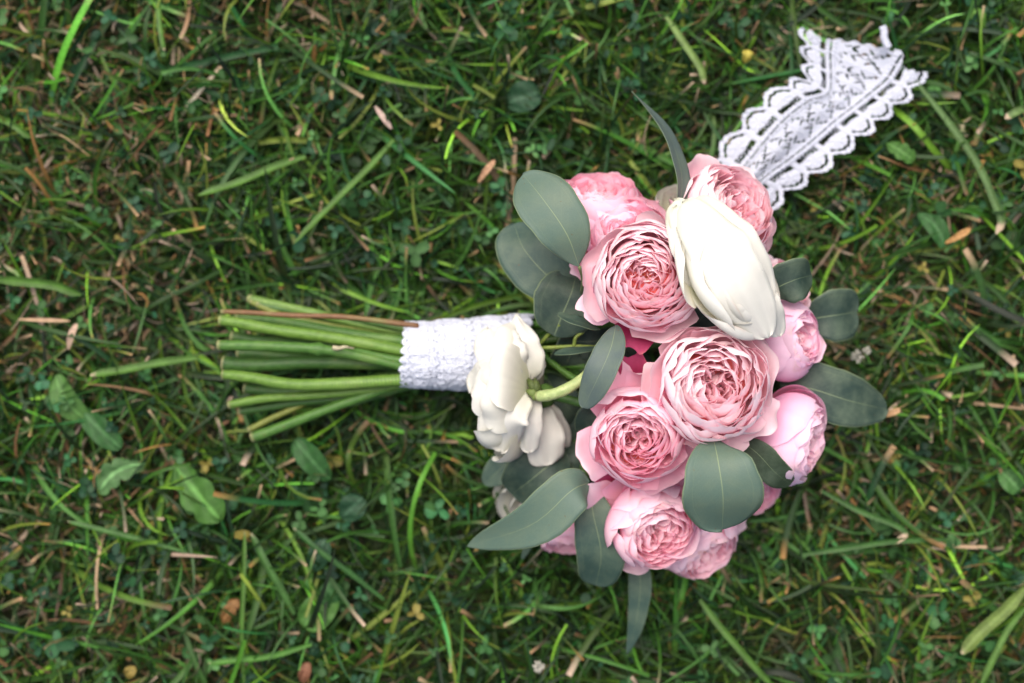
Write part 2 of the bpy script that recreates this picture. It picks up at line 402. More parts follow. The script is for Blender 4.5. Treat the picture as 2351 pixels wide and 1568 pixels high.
obj('clover', mesh_np('clover', V, F, cols=C), M_green, kind='stuff', label='small rounded clover leaves growing low among the grass', category='clover')

# ------------------------------------------------------------------ bouquet root
OR = P(1180, 830, 0.02)
bq = obj('bouquet', None, None, label='bouquet of pink garden roses and white blooms with lace-wrapped green stems lying on grass', category='bouquet')
bq.location = OR

# ------------------------------------------------------------------ petals
def smooth(x): x = np.clip(x, 0, 1); return x*x*(3-2*x)
def petal(r, R, H, th, rc, zr, rb, hw, df=0., amin=.25, reflex=0., ruf=.03, edge=.38, pw=2.6, notch=.05, spiral=.06, twist=0., tone=None, nu=13, nv=11, deep=0., roll=0., z0=-1.0, jag=0.02):
    """one petal of a bloom of cup radius R and depth H; th azimuth, rc/zr rim radius/height, rb belly radius (all metres)"""
    u = np.linspace(-1, 1, nu)[None, :]; v = np.linspace(0, 1, nv)[:, None]
    ph = r.uniform(0, 6.28, 6)
    lim = 1-edge*np.abs(u)**pw-notch*np.exp(-((u-r.normal(0, .15))/.16)**2)+jag*np.sin(6*u+ph[0])+jag*.6*np.sin(13*u+ph[1])
    ve = v*lim
    p0 = (0.06*R, z0*H); p1 = (rb*0.95, z0*H*0.92); p2 = (rb*1.08, (zr+z0*H*.25)); p3 = (rc, zr)
    B = [(1-ve)**3, 3*ve*(1-ve)**2, 3*ve**2*(1-ve), ve**3]
    rr = sum(b*p[0] for b, p in zip(B, (p0, p1, p2, p3))); zz = sum(b*p[1] for b, p in zip(B, (p0, p1, p2, p3)))
    tipw = np.clip((ve-.62)/.38, 0, 1)
    rr = rr+reflex*R*tipw**2; zz = zz-abs(reflex)*R*0.75*tipw**3
    # rolled-back margins
    sidew = np.clip((np.abs(u)-.55)/.45, 0, 1)**2*np.clip(ve*1.6-.3, 0, 1)
    rr = rr+roll*R*sidew; zz = zz-roll*R*.5*sidew
    wv = hw*(0.22+0.78*smooth(v/0.62))
    a = np.maximum(rr, amin*R) if df == 0 else np.maximum(rr*.6, amin*R)
    off = spiral*R*u*np.clip(ve*1.5, 0, 1)
    f1, f2 = r.uniform(2.0, 4.0), r.uniform(5, 8)
    wave = ruf*R*np.clip(ve, 0, 1)**2*(np.sin(f1*u+ph[2]+1.5*ve)+.5*np.sin(f2*u+ph[3]))
    crs = 0.006*R*np.sin(5*v+3*u+ph[4])
    psi = u*wv/a+twist*ve
    rad = off+wave+crs
    fx = rr+(a+rad)*np.cos(psi)-a; gy = (a+rad)*np.sin(psi)       # along facing / across
    zz = zz+.35*wave*np.sin(ph[5])+.25*ruf*R*ve**3*np.sin(f2*u*1.3+ph[1])
    c0 = np.array([math.cos(th), math.sin(th)]); fd = np.array([math.cos(th+df), math.sin(th+df)]); gd = np.array([-fd[1], fd[0]])
    x = rr*c0[0]+(fx-rr)*fd[0]+gy*gd[0]; y = rr*c0[1]+(fx-rr)*fd[1]+gy*gd[1]
    V = np.stack([x, y, zz+0*u], -1).reshape(-1, 3)
    # pigment: deep at the claw, pale at the rim, thin tan margin now and then
    t = np.clip(ve, 0, 1)[..., None]
    deepc, midc, rimc = [np.array(q) for q in tone]
    k = r.normal(0, .05)
    cc = deepc*(1-smooth(t/.55))+midc*smooth(t/.55)
    q = smooth((t-.45)/.5)*(1-deep); cc = cc*(1-q)+rimc*q
    cc = cc*(1+k)
    streak = .02*np.sin(40*u+ph[0])+.015*np.sin(23*u+ph[2]); cc = cc*(1+streak[..., None])
    tan = np.clip((t-.93*lim[..., None]-.03)/.04, 0, 1)*np.clip(np.sin(5*u+ph[3])*1.4-.6, 0, 1)[..., None]
    cc = cc*(1-.45*tan)+np.array((.62, .36, .22))*.45*tan
    return V, np.clip(cc, 0, .97).reshape(-1, 3)

TONES = {  # deep, mid, rim (linear)
 'pale':  ((0.985, 0.34, 0.46), (0.985, 0.58, 0.69), (0.99, 0.79, 0.83)),
 'pink':  ((0.975, 0.26, 0.43), (0.98, 0.48, 0.65), (0.985, 0.71, 0.80)),
 'blush': ((0.985, 0.40, 0.50), (0.985, 0.67, 0.75), (0.99, 0.84, 0.87)),
 'lilac': ((0.94, 0.33, 0.58), (0.96, 0.53, 0.74), (0.98, 0.71, 0.85)),
 'rose':  ((0.975, 0.22, 0.41), (0.98, 0.42, 0.61), (0.985, 0.65, 0.77)),
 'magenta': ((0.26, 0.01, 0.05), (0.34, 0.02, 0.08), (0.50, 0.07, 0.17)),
 'salmon': ((0.985, 0.33, 0.33), (0.985, 0.50, 0.57), (0.99, 0.75, 0.81)),
 'cream': ((0.68, 0.69, 0.45), (0.70, 0.69, 0.60), (0.72, 0.71, 0.66)),
}
def mixtone(a, b, f): return tuple(tuple(np.array(x)*(1-f)+np.array(y)*f) for x, y in zip(TONES[a], TONES[b]))
def axis_matrix(ax, spin):
    z = Vector(ax).normalized()
    x = Vector((1, 0, 0)) if abs(z.x) < .9 else Vector((0, 1, 0))
    x = (x-z*x.dot(z)).normalized(); y = z.cross(x)
    m = Matrix((x, y, z)).transposed().to_4x4()
    return m @ Matrix.Rotation(spin, 4, 'Z')

def rose(label, px, py, z, Rpx, axis, tone='pale', inner='salmon', seed=0, depth=1.05, opening=.90, nout=15, nin=64, guard=3, gtone=None, drop=.35, cup=.16, flat=0., name='rose', material=None, roll=.05, ruf=.035, eye=True, hwo=.62, zv=.02, split=.64, dark=(), lean=.12, hollow=.0):
    r = np.random.default_rng(seed); R = Rpx*K(z); H = R*depth
    material = material or M_petal; spin = r.uniform(0, 6.28)
    M = axis_matrix(axis, spin)
    loc = Vector(P(px, py, z))
    T = TONES[tone]; TI = TONES[inner]
    def rimz(s):
        return R*(-drop*max(0, (s-.62)/.38)**1.6-cup*max(0, (.6-s)/.6)**1.1)
    # --- core: hip, packed inner petals
    acc = Acc()
    th = r.uniform(0, 6.28)
    for i in range(nin):
        f = i/(nin-1); s = split*(1-f)**.8+.05; th += 2.399+r.normal(0, .25)
        k = min(1, s/split); jit = (1-k)**1.5; cen = s < .22
        s2 = s*(1+r.normal(0, .05))
        tn = tuple(tuple(np.array(a)*k**.5+np.array(b)*(1-k**.5)) for a, b in zip(T, TI))
        if cen:
            V, C = petal(r, R, H, th, R*s2*r.uniform(.5, 1.2), rimz(s)-R*r.uniform(-.02, .12)-hollow*R*(1-s/.27), R*(s2*.8+.12), R*r.uniform(.16, .30),
                     df=r.normal(0, 1.2), amin=r.uniform(.10, .25), ruf=ruf*2.2, edge=r.uniform(.15, .4), notch=r.uniform(0, .12), spiral=.04,
                     reflex=r.uniform(-.04, .10), tone=tn, deep=r.uniform(0, .2), nu=11, nv=9, twist=r.normal(0, .4), jag=.035, roll=.03)
        else:
            V, C = petal(r, R, H, th, R*s2*r.uniform(.86, 1.0), rimz(s)+R*r.normal(0, .018), R*(s2*.95+.08), R*(.26+.32*k)*r.uniform(.75, 1.2),
                     df=r.normal(0, .10+.55*jit), amin=.14+.1*k, ruf=ruf*(.9+1.0*jit), edge=r.uniform(.2, .5), notch=r.uniform(0, .08), spiral=.04,
                     reflex=r.uniform(-.06, .03), tone=tn, deep=r.uniform(0, .25)*jit, nu=13, nv=9, twist=r.normal(0, .12*jit), jag=.02, roll=.02)
        acc.add(V, grid_faces(11 if cen else 13, 9), C)
    # pink dome added to colour the dark crevices between the inner petals
    a = np.linspace(0, 2*PI, 20, endpoint=False)
    Vd = np.array([(q*R*math.cos(t), q*R*math.sin(t), max(h*R, -.8*H)) for q, h in [(.40, -.80), (.56, -.52), (.46, -.32-cup*.3), (.25, -.22-cup-hollow*.5), (.10, -.20-cup-hollow), (.01, -.22-cup-hollow)] for t in a])
    if eye: acc.add(Vd, grid_faces(20, 6, closed=True), np.clip(np.array([TI[0]])*np.array([[1, .8, .75]]), 0, 1))
    a = np.linspace(0, 2*PI, 12, endpoint=False); prof = [(0.02, -1.42), (.13, -1.36), (.17, -1.2), (.13, -1.04), (.26, -.97)]
    Vh = np.array([(q*R*math.cos(t), q*R*math.sin(t), h*H) for q, h in prof for t in a])
    acc.add(Vh, grid_faces(12, 5, closed=True), np.array([[.07, .14, .03]]))
    if eye:   # stamens
        for i in range(18):
            t = r.uniform(0, 6.28); q = r.uniform(.0, .10)*R; c = np.array([[q*.5*math.cos(t), q*.5*math.sin(t), -H*.9], [q*math.cos(t), q*math.sin(t), rimz(.05)-R*r.uniform(.08, .2)-hollow*R]])
            Vt, Ft, Tt = tube(spline(c, 3), R*.008, 5); acc.add(Vt, Ft, np.array([[.85, .42, .08]]))
    V, F, C = acc.out()
    ro = obj(name, mesh_np(name, V, F, cols=C), material, bq, label=label)
    ro.matrix_basis = Matrix.Translation(loc-Vector(OR)) @ M
    # --- outer petals, each its own
    th = r.uniform(0, 6.28)
    jobs = []
    for i in range(nout):
        f = i/max(nout-1, 1); s = 1-(1-split)*f; th += 2.399+r.normal(0, .15)
        refl = r.uniform(-.03, .05)+flat*(s-split)/(1-split)
        j = dict(th=th, rc=R*s*opening*r.uniform(.95, 1.03), zr=rimz(s)+R*r.normal(0, zv), rb=R*(.22+.80*s), hw=R*hwo*r.uniform(.85, 1.15)*(.7+.3*s), reflex=refl, roll=roll*r.uniform(.0, 2), tone=T)
        if i < guard:
            j.update(reflex=r.uniform(.0, .16), rc=R*r.uniform(.98, 1.07), zr=-R*r.uniform(.35, .6), rb=R*1.02, roll=r.uniform(.02, .10), tone=TONES[gtone] if gtone else T, hw=R*r.uniform(.42, .62))
        jobs.append(j)
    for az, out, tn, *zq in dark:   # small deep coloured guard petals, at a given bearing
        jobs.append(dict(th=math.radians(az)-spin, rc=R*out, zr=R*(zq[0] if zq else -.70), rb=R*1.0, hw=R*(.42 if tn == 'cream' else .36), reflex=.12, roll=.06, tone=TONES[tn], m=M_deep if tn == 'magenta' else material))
    for j in jobs:
        V, C = petal(r, R, H, j['th'], j['rc'], j['zr'], j['rb'], j['hw'], reflex=j['reflex'], ruf=ruf*r.uniform(.6, 1.3), edge=r.uniform(.26, .42), notch=r.uniform(0, .09), spiral=r.uniform(.03, .07),
                     tone=j['tone'], deep=0, nu=19, nv=14, roll=j['roll'], amin=.3)
        c = V.mean(0)
        po = obj('petal', mesh_np('petal', V-c, grid_faces(19, 14), cols=C), j.get('m', material), ro)
        po.location = c
    # --- its stalk back to the wrap
    base = np.array((ro.matrix_basis @ Vector((0, 0, -1.4*H)))[:])+OR
    base2 = np.array((ro.matrix_basis @ Vector((0, 0, -2.1*H)))[:])+OR
    base2[2] = max(base2[2], .03)
    e = P(1190, 815+r.uniform(-45, 45), .045+r.uniform(-.008, .008)); m = P(1300, 815+(py-815)*.25, .05)
    c = spline([base, base2, m, e], 22); Vt, Ft, Tt = tube(c, .0019+r.uniform(0, .0006), 8)
    cc = np.array((.06, .15, .03))*r.uniform(.7, 1.3)
    uv = np.stack([np.zeros(len(Vt)), np.arange(len(Vt))*.1], 1)
    centred('stem', Vt, [Ft, Tt], M_stem, bq, cols=np.broadcast_to(cc, (len(Vt), 3)), uvs=uv)
    return ro

ROSES = [
 dict(label='pink rose at the top left edge seen side on behind the other flowers', px=1378, py=422, z=.092, Rpx=130, axis=(.05, 1.15, .75), tone='rose', seed=1, opening=.80, drop=.25, guard=3, hwo=.7),
 dict(label='pink rose half hidden above the large front rose on the left', px=1440, py=508, z=.112, Rpx=122, axis=(-.10, .70, .9), tone='rose', seed=2, opening=.85, guard=4, dark=[(200, 1.15, 'rose'), (238, 1.2, 'magenta')]),
 dict(label='large pale pink rose facing the camera with tight ruffled centre, nearest the leaves on the left', px=1484, py=634, z=.148, Rpx=142, axis=(-.08, .0, 1), tone='pale', seed=3, guard=4, gtone='blush', opening=.92, nin=125, split=.80, drop=.30, cup=.10, dark=[(258, 1.14, 'magenta'), (207, 1.12, 'rose')]),
 dict(label='pink rose at the top right beside the lace ribbon', px=1702, py=464, z=.115, Rpx=134, axis=(.45, .38, .9), tone='pale', seed=4, guard=4, cup=.2, hollow=.1, nin=95, split=.74, dark=[(215, 1.0, 'rose')]),
 dict(label='largest open blush rose in the middle of the bouquet', px=1650, py=880, z=.150, Rpx=156, axis=(.02, .10, 1), tone='blush', seed=5, guard=4, flat=.10, opening=.93, cup=.28, drop=.42, hollow=.3, nin=82, split=.76, ruf=.05),
 dict(label='pink rose with deep salmon centre below the middle rose', px=1465, py=1013, z=.135, Rpx=140, axis=(-.10, -.12, 1), tone='pink', inner='salmon', seed=6, guard=4, opening=.88, cup=.26, hollow=.3, nin=84, split=.62, dark=[(95, 1.22, 'magenta'), (114, 1.25, 'rose')]),
 dict(label='pink rose at the bottom facing down and right', px=1522, py=1232, z=.105, Rpx=128, axis=(.25, -.35, .9), tone='pink', seed=7, guard=3, opening=.80, cup=.22, hollow=.1, nin=80, split=.68, dark=[(150, 1.32, 'rose'), (132, 1.3, 'magenta')]),
 dict(label='pink rose lying lowest at the bottom right, mostly hidden', px=1632, py=1288, z=.070, Rpx=114, axis=(.45, -.75, .7), tone='pink', seed=8, guard=2, opening=.85),
 dict(label='closed cup shaped lilac pink rose on the right between two leaves', px=1860, py=780, z=.100, Rpx=112, axis=(.75, .0, .62), tone='lilac', seed=9, guard=0, opening=.55, drop=.1, cup=.15, hwo=.9, depth=1.2, roll=.02, nin=40, dark=[(128, 1.15, 'magenta')]),
 dict(label='lilac pink rose on the lower right facing sideways with ruffled mouth', px=1876, py=1020, z=.098, Rpx=130, axis=(.90, -.25, .45), tone='lilac', seed=10, guard=0, opening=.72, drop=.12, cup=.12, hwo=.85, depth=1.15, roll=.02),
 dict(label='pink rose at the right edge behind the round dark leaf', px=1832, py=655, z=.080, Rpx=92, axis=(.75, .35, .6), tone='pale', seed=11, guard=3, opening=.8),
 dict(label='small pink rose peeping out below the lower right rose', px=1752, py=1143, z=.065, Rpx=76, axis=(.4, -.45, .7), tone='rose', seed=12, guard=3, opening=.85),
 dict(label='deep pink shaded rose at the lower left between two eucalyptus leaves', px=1305, py=1262, z=.055, Rpx=86, axis=(-.1, -.9, .40), tone='rose', inner='magenta', seed=13, guard=2, gtone='magenta', hwo=.8, opening=.8, drop=.2, dark=[(170, 1.0, 'magenta'), (80, 1.0, 'magenta')]),
]
for d in ROSES: rose(**d)

W = dict(name='ranunculus', material=M_white, tone='cream', inner='cream', eye=False)
E_bloom = rose('large ivory white bloom between the pink roses at the top right', 1712, 612, .142, 178, (.66, .44, .66), seed=21, guard=0, nout=11, nin=9, hwo=1.05, opening=.92, split=.55, flat=.04, depth=.55, cup=.3, drop=.25, ruf=.035, zv=.05, roll=.02, **W)
L_bloom = rose('white bloom drooping over the lace wrap, seen from the back with its curved stalk', 1120, 893, .072, 172, (-.93, .10, -.28), seed=27, guard=0, nout=20, nin=10, hwo=.42, opening=.88, depth=.66, drop=.30, split=.6, flat=.04, ruf=.04, zv=.06, roll=.03, **W)
rose('white bloom low at the lower left hidden under two eucalyptus leaves', 1208, 1186, .047, 112, (-.5, -.4, .7), seed=23, guard=3, nout=10, nin=12, hwo=.8, opening=.9, split=.5, ruf=.04, **W)
rose('small cream bloom showing one petal beside the grey leaf at the top', 1552, 452, .075, 62, (-.1, .5, .7), seed=24, guard=2, nout=6, nin=6, hwo=.8, opening=.9, split=.5, ruf=.04, **W)

# ------------------------------------------------------------------ eucalyptus leaves
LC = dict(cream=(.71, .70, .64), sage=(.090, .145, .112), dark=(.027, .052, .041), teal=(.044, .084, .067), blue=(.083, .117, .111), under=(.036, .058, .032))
def leaf(pts, wpx, tone='sage', shape=(.8, 1.1), roll=0., fold=.12, pet=None, curl=0., label=None, tip=None, name='leaf', m_=None, parent=None, droop=0.):
    z = np.mean([p[2] for p in pts]); hw = wpx*K(z)/2
    v = (1-np.cos(PI*np.linspace(0, 1, 25)))/2; a, b = shape
    cd = spline([P(*p) for p in pts], 200); c = np.stack([np.interp(v, np.linspace(0, 1, 200), cd[:, i]) for i in range(3)], 1); t, s, m = frames(c)
    pr = (v**a)*((1-v)**b); pr = pr/pr.max(); pr = np.maximum(pr, .012)
    rl = np.linspace(roll if not isinstance(roll, tuple) else roll[0], roll if not isinstance(roll, tuple) else roll[1], 25)
    s2 = s*np.cos(rl)[:, None]+m*np.sin(rl)[:, None]; m2 = np.cross(t, s2)
    u = np.linspace(-1, 1, 13)
    ph = (pts[0][0]*.37) % 6.28
    edgew = 1+(.045 if m_ is not None else .02)*np.sin(v*17+ph)+.012*np.sin(v*31+ph)
    V = c[:, None]+(hw*pr*edgew)[:, None, None]*u[None, :, None]*s2[:, None]
    up = fold*hw*(np.abs(u)**1.5)[None, :]*pr[:, None]+.03*hw*np.sin(v*9+ph)[:, None]*u[None, :]+curl*hw*(np.clip(v-.6, 0, 1)**2)[:, None]
    up = up+.045*hw*np.sin(v*8+2*ph)[:, None]*(np.abs(u)**2)[None]+.03*hw*np.sin(v*15+ph)[:, None]*(u**3)[None]
    if m_ is not None:
        up = up+.10*hw*np.sin(v*13+ph)[:, None]*(u**2*np.sign(u+.3))[None]+.05*hw*np.sin(v*27+2*ph)[:, None]*(u**4)[None]+.04*hw*np.sin(u*7+ph)[None]*v[:, None]
    V = V+up[..., None]*m2[:, None]
    top = V.reshape(-1, 3); thick = (.00022*m2)[:, None].repeat(13, 1).reshape(-1, 3)
    bot = top-thick; F = grid_faces(13, 25); F2 = F[:, ::-1]+len(top)
    # rim faces
    rows = np.arange(25)*13; i0 = np.concatenate([rows, 24*13+np.arange(1, 13), rows[::-1][1:]+12, np.arange(11, 0, -1)])
    i1 = np.roll(i0, -1); FR = np.stack([i0, i0+len(top), i1+len(top), i1], 1)[:, ::-1]
    uv = np.stack(np.broadcast_arrays(u[None, :], v[:, None]), -1).reshape(-1, 2)
    VV = np.vstack([top, bot]); UV = np.vstack([uv, uv]); FF = [np.vstack([F, F2, FR])]; n0 = len(VV)
    col = np.array(LC[tone]); CC = np.broadcast_to(col, (n0, 3)).copy()
    CC[len(top):] = col*.95
    if pet is not None:
        pc = spline([P(*pts[0])+0*c[0]]+[P(*q) for q in pet], 9); Vt, Ft, Tt = tube(pc, np.linspace(.0009, .0011, 9), 6)
        VV = np.vstack([VV, Vt]); UV = np.vstack([UV, np.tile([.5, .5], (len(Vt), 1))]); FF = [np.vstack([FF[0], Ft+n0]), Tt+n0]
        CC = np.vstack([CC, np.tile((.16, .20, .08), (len(Vt), 1))])
    kw = {'label': label} if label else {}
    if m_ is not None:
        vv = np.tile(np.repeat(v, 13), 2)[:, None]; uu = np.tile(np.tile(u, 25), 2)[:, None]
        CC = CC*(1+.025*np.sin(uu*34+vv*2)+.015*np.sin(uu*61+vv*3))*(1-.06*np.abs(uu)**3); CC = CC*(1-np.array([[.03, .02, .12]])*np.clip(1-vv*2.2, 0, 1))
    o = centred(name, VV, FF, m_ or M_leaf, bq, cols=CC, uvs=UV, **kw)
    if parent is not None:
        T0 = Matrix.Translation(o.location); o.parent = parent; o.matrix_basis = parent.matrix_basis.inverted() @ T0
    return o

leaf([(1330, 612, .125), (1300, 535, .134), (1245, 455, .132), (1200, 400, .122)], 138, 'sage', (.80, .60), .12, .10, pet=[(1338, 640, .115), (1336, 672, .10)], label='large pale sage oval eucalyptus leaf at the upper left of the flowers')
leaf([(1340, 692, .085), (1270, 645, .092), (1205, 575, .090), (1180, 514, .080)], 136, 'teal', (.65, .48), -.1, .08, label='round blue green leaf behind the pale oval leaf')
leaf([(1272, 772, .088), (1290, 725, .092), (1312, 672, .095), (1322, 632, .09)], 158, 'dark', (.55, .42), .05, .1, label='dark round leaf below the pale oval leaf')
leaf([(1380, 756, .110), (1345, 744, .112), (1312, 733, .112), (1282, 718, .108)], 50, 'teal', (.8, .6), 1.05, .1)
leaf([(1385, 800, .095), (1340, 803, .098), (1300, 808, .098), (1274, 810, .094)], 46, 'teal', (.8, .6), 1.2, .1)
leaf([(1414, 746, .130), (1402, 800, .140), (1374, 865, .142), (1338, 937, .132)], 76, 'blue', (.55, .45), .35, .12, label='narrow blue grey leaf standing in front of the curved white flower stalk')
leaf([(1562, 475, .12), (1564, 395, .115), (1530, 300, .105), (1450, 210, .09)], 66, 'blue', (.35, .85), .95, .1, label='long narrow grey leaf curving up from the top of the bouquet')
leaf([(1768, 672, .105), (1795, 655, .11), (1832, 640, .11), (1864, 632, .10)], 100, 'dark', (.50, .42), .15, .1, label='dark round leaf between the white bloom and the right hand rose')
leaf([(1850, 735, .07), (1895, 727, .072), (1930, 722, .07), (1962, 716, .06)], 122, 'dark', (.45, .30), .1, .15, curl=.6, label='blunt leaf with a folded corner at the right edge')
leaf([(1790, 885, .075), (1860, 892, .08), (1950, 920, .078), (2036, 940, .062)], 128, 'dark', (.50, .50), -.15, .10, label='long dark green oval leaf pointing right')
leaf([(1636, 1000, .135), (1648, 1055, .150), (1660, 1140, .150), (1658, 1217, .134)], 186, 'sage', (.95, .52), 0., .05, label='broad round sage leaf in front of the lower roses')
leaf([(1700, 1012, .11), (1740, 1042, .115), (1780, 1085, .112), (1816, 1112, .10)], 70, 'under', (.5, .42), .25, .10, label='small dark leaf turned underside up beside the broad round leaf')
leaf([(1352, 1108, .10), (1310, 1128, .110), (1220, 1205, .102), (1072, 1254, .072)], 112, 'sage', (.72, .80), .10, .12, label='long pale eucalyptus leaf pointing to the lower left')
leaf([(1352, 1112, .085), (1362, 1180, .092), (1380, 1270, .088), (1368, 1345, .07)], 112, 'teal', (.70, .38), .12, .1, label='hanging oval leaf left of the bottom rose')
leaf([(1466, 1280, .06), (1470, 1350, .058), (1460, 1430, .05), (1440, 1502, .038)], 54, 'teal', (.30, .75), .35, .1, label='narrow leaf pointing straight down at the bottom')
leaf([(1300, 1040, .06), (1260, 1068, .066), (1215, 1105, .064), (1175, 1135, .05)], 135, 'dark', (.45, .42), 0, .1)
leaf([(1180, 1048, .045), (1158, 1068, .046), (1135, 1090, .044), (1112, 1112, .04)], 66, 'teal', (.5, .6), .1, .1)
leaf([(1228, 1225, .05), (1218, 1245, .05), (1208, 1262, .045), (1198, 1284, .04)], 20, 'teal', (.5, .6), .5, .1)
# broad outer petals of the two big white blooms
def wpetal(par, pts, w, shape=(.45, .35), fold=-.30, roll=0., curl=0.):
    leaf(pts, w, 'cream', shape, roll, fold, name='petal', m_=M_white, parent=par, curl=curl)
wpetal(L_bloom, [(1214, 888, .086), (1214, 940, .092), (1214, 985, .092), (1216, 1038, .082)], 62, (.26, .26), -.28, .1)
wpetal(L_bloom, [(1216, 900, .072), (1236, 960, .078), (1250, 1010, .077), (1258, 1068, .068)], 96, (.50, .26), -.10, -.1)
wpetal(L_bloom, [(1226, 905, .060), (1252, 950, .064), (1272, 990, .062), (1284, 1042, .052)], 72, (.50, .26), -.08)
wpetal(L_bloom, [(1212, 878, .088), (1208, 820, .096), (1198, 770, .095), (1184, 722, .086)], 86, (.36, .75), -.16, .15)
wpetal(L_bloom, [(1206, 884, .090), (1166, 834, .102), (1140, 790, .099), (1124, 756, .086)], 116, (.40, .34), -.12, .05)
wpetal(L_bloom, [(1204, 890, .093), (1168, 930, .104), (1150, 975, .102), (1150, 1036, .086)], 118, (.40, .34), -.12, .05)
wpetal(L_bloom, [(1196, 886, .096), (1160, 880, .106), (1120, 885, .104), (1086, 900, .090)], 120, (.42, .30), -.12, 0.)
wpetal(L_bloom, [(1212, 882, .078), (1226, 850, .082), (1232, 830, .078), (1240, 808, .068)], 46, (.35, .35), -.10)
for a in [([(1548, 462, .134), (1580, 540, .149), (1604, 630, .150), (1628, 732, .134)], 92, (.38, .60), -.08, .12),
          ([(1590, 540, .148), (1628, 610, .153), (1650, 680, .151), (1668, 744, .136)], 84, (.45, .60), -.08, .1),
          ([(1556, 474, .140), (1616, 562, .154), (1664, 662, .155), (1706, 758, .140)], 118, (.34, .36), -.08, .06),
          ([(1566, 468, .143), (1640, 556, .158), (1700, 655, .160), (1764, 776, .143)], 136, (.34, .34), -.08, 0.),
          ([(1578, 466, .141), (1652, 520, .152), (1712, 590, .155), (1762, 690, .146)], 110, (.34, .34), -.06, -.12),
          ([(1716, 620, .141), (1750, 675, .147), (1772, 720, .146), (1788, 772, .135)], 66, (.42, .34), -.08, -.15)]:
    wpetal(E_bloom, a[0], a[1], a[2], a[3], a[4])
# dark foliage filling the inside of the bouquet
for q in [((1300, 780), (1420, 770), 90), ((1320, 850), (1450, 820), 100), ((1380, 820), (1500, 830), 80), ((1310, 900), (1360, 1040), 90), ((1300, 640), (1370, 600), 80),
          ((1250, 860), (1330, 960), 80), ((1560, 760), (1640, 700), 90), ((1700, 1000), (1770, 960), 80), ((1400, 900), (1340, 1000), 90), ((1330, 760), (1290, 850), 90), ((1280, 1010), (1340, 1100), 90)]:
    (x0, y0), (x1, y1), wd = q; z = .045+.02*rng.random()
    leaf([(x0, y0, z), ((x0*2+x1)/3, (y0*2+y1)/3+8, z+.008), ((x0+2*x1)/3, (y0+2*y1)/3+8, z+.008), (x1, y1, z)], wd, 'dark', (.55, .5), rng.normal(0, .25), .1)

# ------------------------------------------------------------------ stems below the wrap
def stem(pts, r0, r1, col, label=None, ns=12, name='stem', dpx=None, bumps=()):
    c = spline([P(*p) for p in pts], 40); v = np.linspace(0, 1, 40)
    r = (r0+(r1-r0)*v)*(1+.03*np.sin(v*23+pts[0][0])+.02*np.sin(v*57+pts[0][1])); c = c+(np.array([0, .0005, .0003])*np.sin(v*9+pts[0][1])[:, None]*(np.clip(1-v, 0, 1)*(1 if pts[0][0] < 900 else 0))[:, None])
    for b, a in bumps: r = r*(1+a*np.exp(-((v-b)/.02)**2))
    V, F, T = tube(c, r, ns)
    cc = np.broadcast_to(np.array(col), (len(V), 3)).copy()
    cc[:ns] = (.34, .31, .18); cc[ns:2*ns] *= .8; cc[-2] = (.50, .46, .32)
    L = np.linalg.norm(np.diff(c, axis=0), axis=1).sum()
    uv = np.zeros((len(V), 2)); uv[:40*ns, 0] = np.tile(np.arange(ns)/ns, 40); uv[:40*ns, 1] = np.repeat(v*L*320, ns)
    kw = {'label': label} if label else {}
    return centred(name, V, [F, T], M_stem, bq, cols=cc, uvs=uv, **kw)
G1 = (.130, .240, .042); G2 = (.072, .17, .032); G3 = (.045, .115, .024); G4 = (.135, .235, .055); G5 = (.19, .21, .05); BR = (.20, .095, .05)
stem([(505, 735, .052), (600, 752, .055), (760, 775, .056), (960, 812, .052)], .0030, .0036, G1)
stem([(500, 790, .060), (620, 796, .062), (770, 806, .062), (960, 850, .054)], .0030, .0027, G2, label='green stem with a knotted joint in the middle', bumps=((.585, .5),))
stem([(512, 833, .045), (600, 838, .048), (740, 832, .049), (960, 838, .045)], .0044, .0034, G3)
stem([(512, 862, .052), (580, 866, .055), (700, 884, .056), (960, 870, .054)], .0028, .0036, G1)
stem([(525, 930, .042), (640, 912, .046), (780, 902, .048), (960, 880, .046)], .0024, .0024, G1)
stem([(548, 945, .036), (650, 928, .038), (780, 915, .042), (960, 885, .042)], .0022, .0022, G3)
stem([(570, 985, .034), (650, 950, .036), (760, 905, .040), (960, 875, .040)], .0018, .0018, G5)
stem([(578, 1003, .036), (700, 960, .042), (820, 915, .046), (960, 868, .044)], .0030, .0026, G2)
stem([(570, 683, .034), (700, 715, .040), (820, 742, .044), (960, 770, .046)], .0026, .0026, G4)
stem([(575, 690, .036), (640, 722, .039), (780, 752, .044), (960, 785, .044)], .0016, .0020, G5)
stem([(508, 717, .050), (650, 722, .058), (790, 728, .062), (960, 748, .058)], .0014, .0016, BR, label='thin reddish brown woody twig')
stem([(540, 728, .042), (680, 745, .046), (820, 768, .050), (960, 788, .050)], .0026, .0032, G2)
stem([(530, 770, .040), (650, 788, .042), (800, 800, .044), (960, 822, .044)], .0030, .0030, G3)
stem([(545, 810, .036), (700, 822, .040), (960, 830, .040)], .0030, .0030, G3)
stem([(560, 890, .034), (700, 900, .038), (960, 850, .040)], .0028, .0028, G3)
stem([(770, 802, .060), (840, 812, .058), (960, 835, .055)], .0018, .0022, G2)
stem([(620, 880, .036), (760, 930, .038), (880, 905, .042), (960, 880, .042)], .0016, .0016, G3)
stem([(590, 700, .036), (800, 732, .044), (960, 760, .05)], .0022, .0022, G3)
# stem stub on the knot
stem([(765, 800, .066), (790, 797, .069), (812, 800, .066)], .0014, .0004, (.5, .42, .33), name='twig')
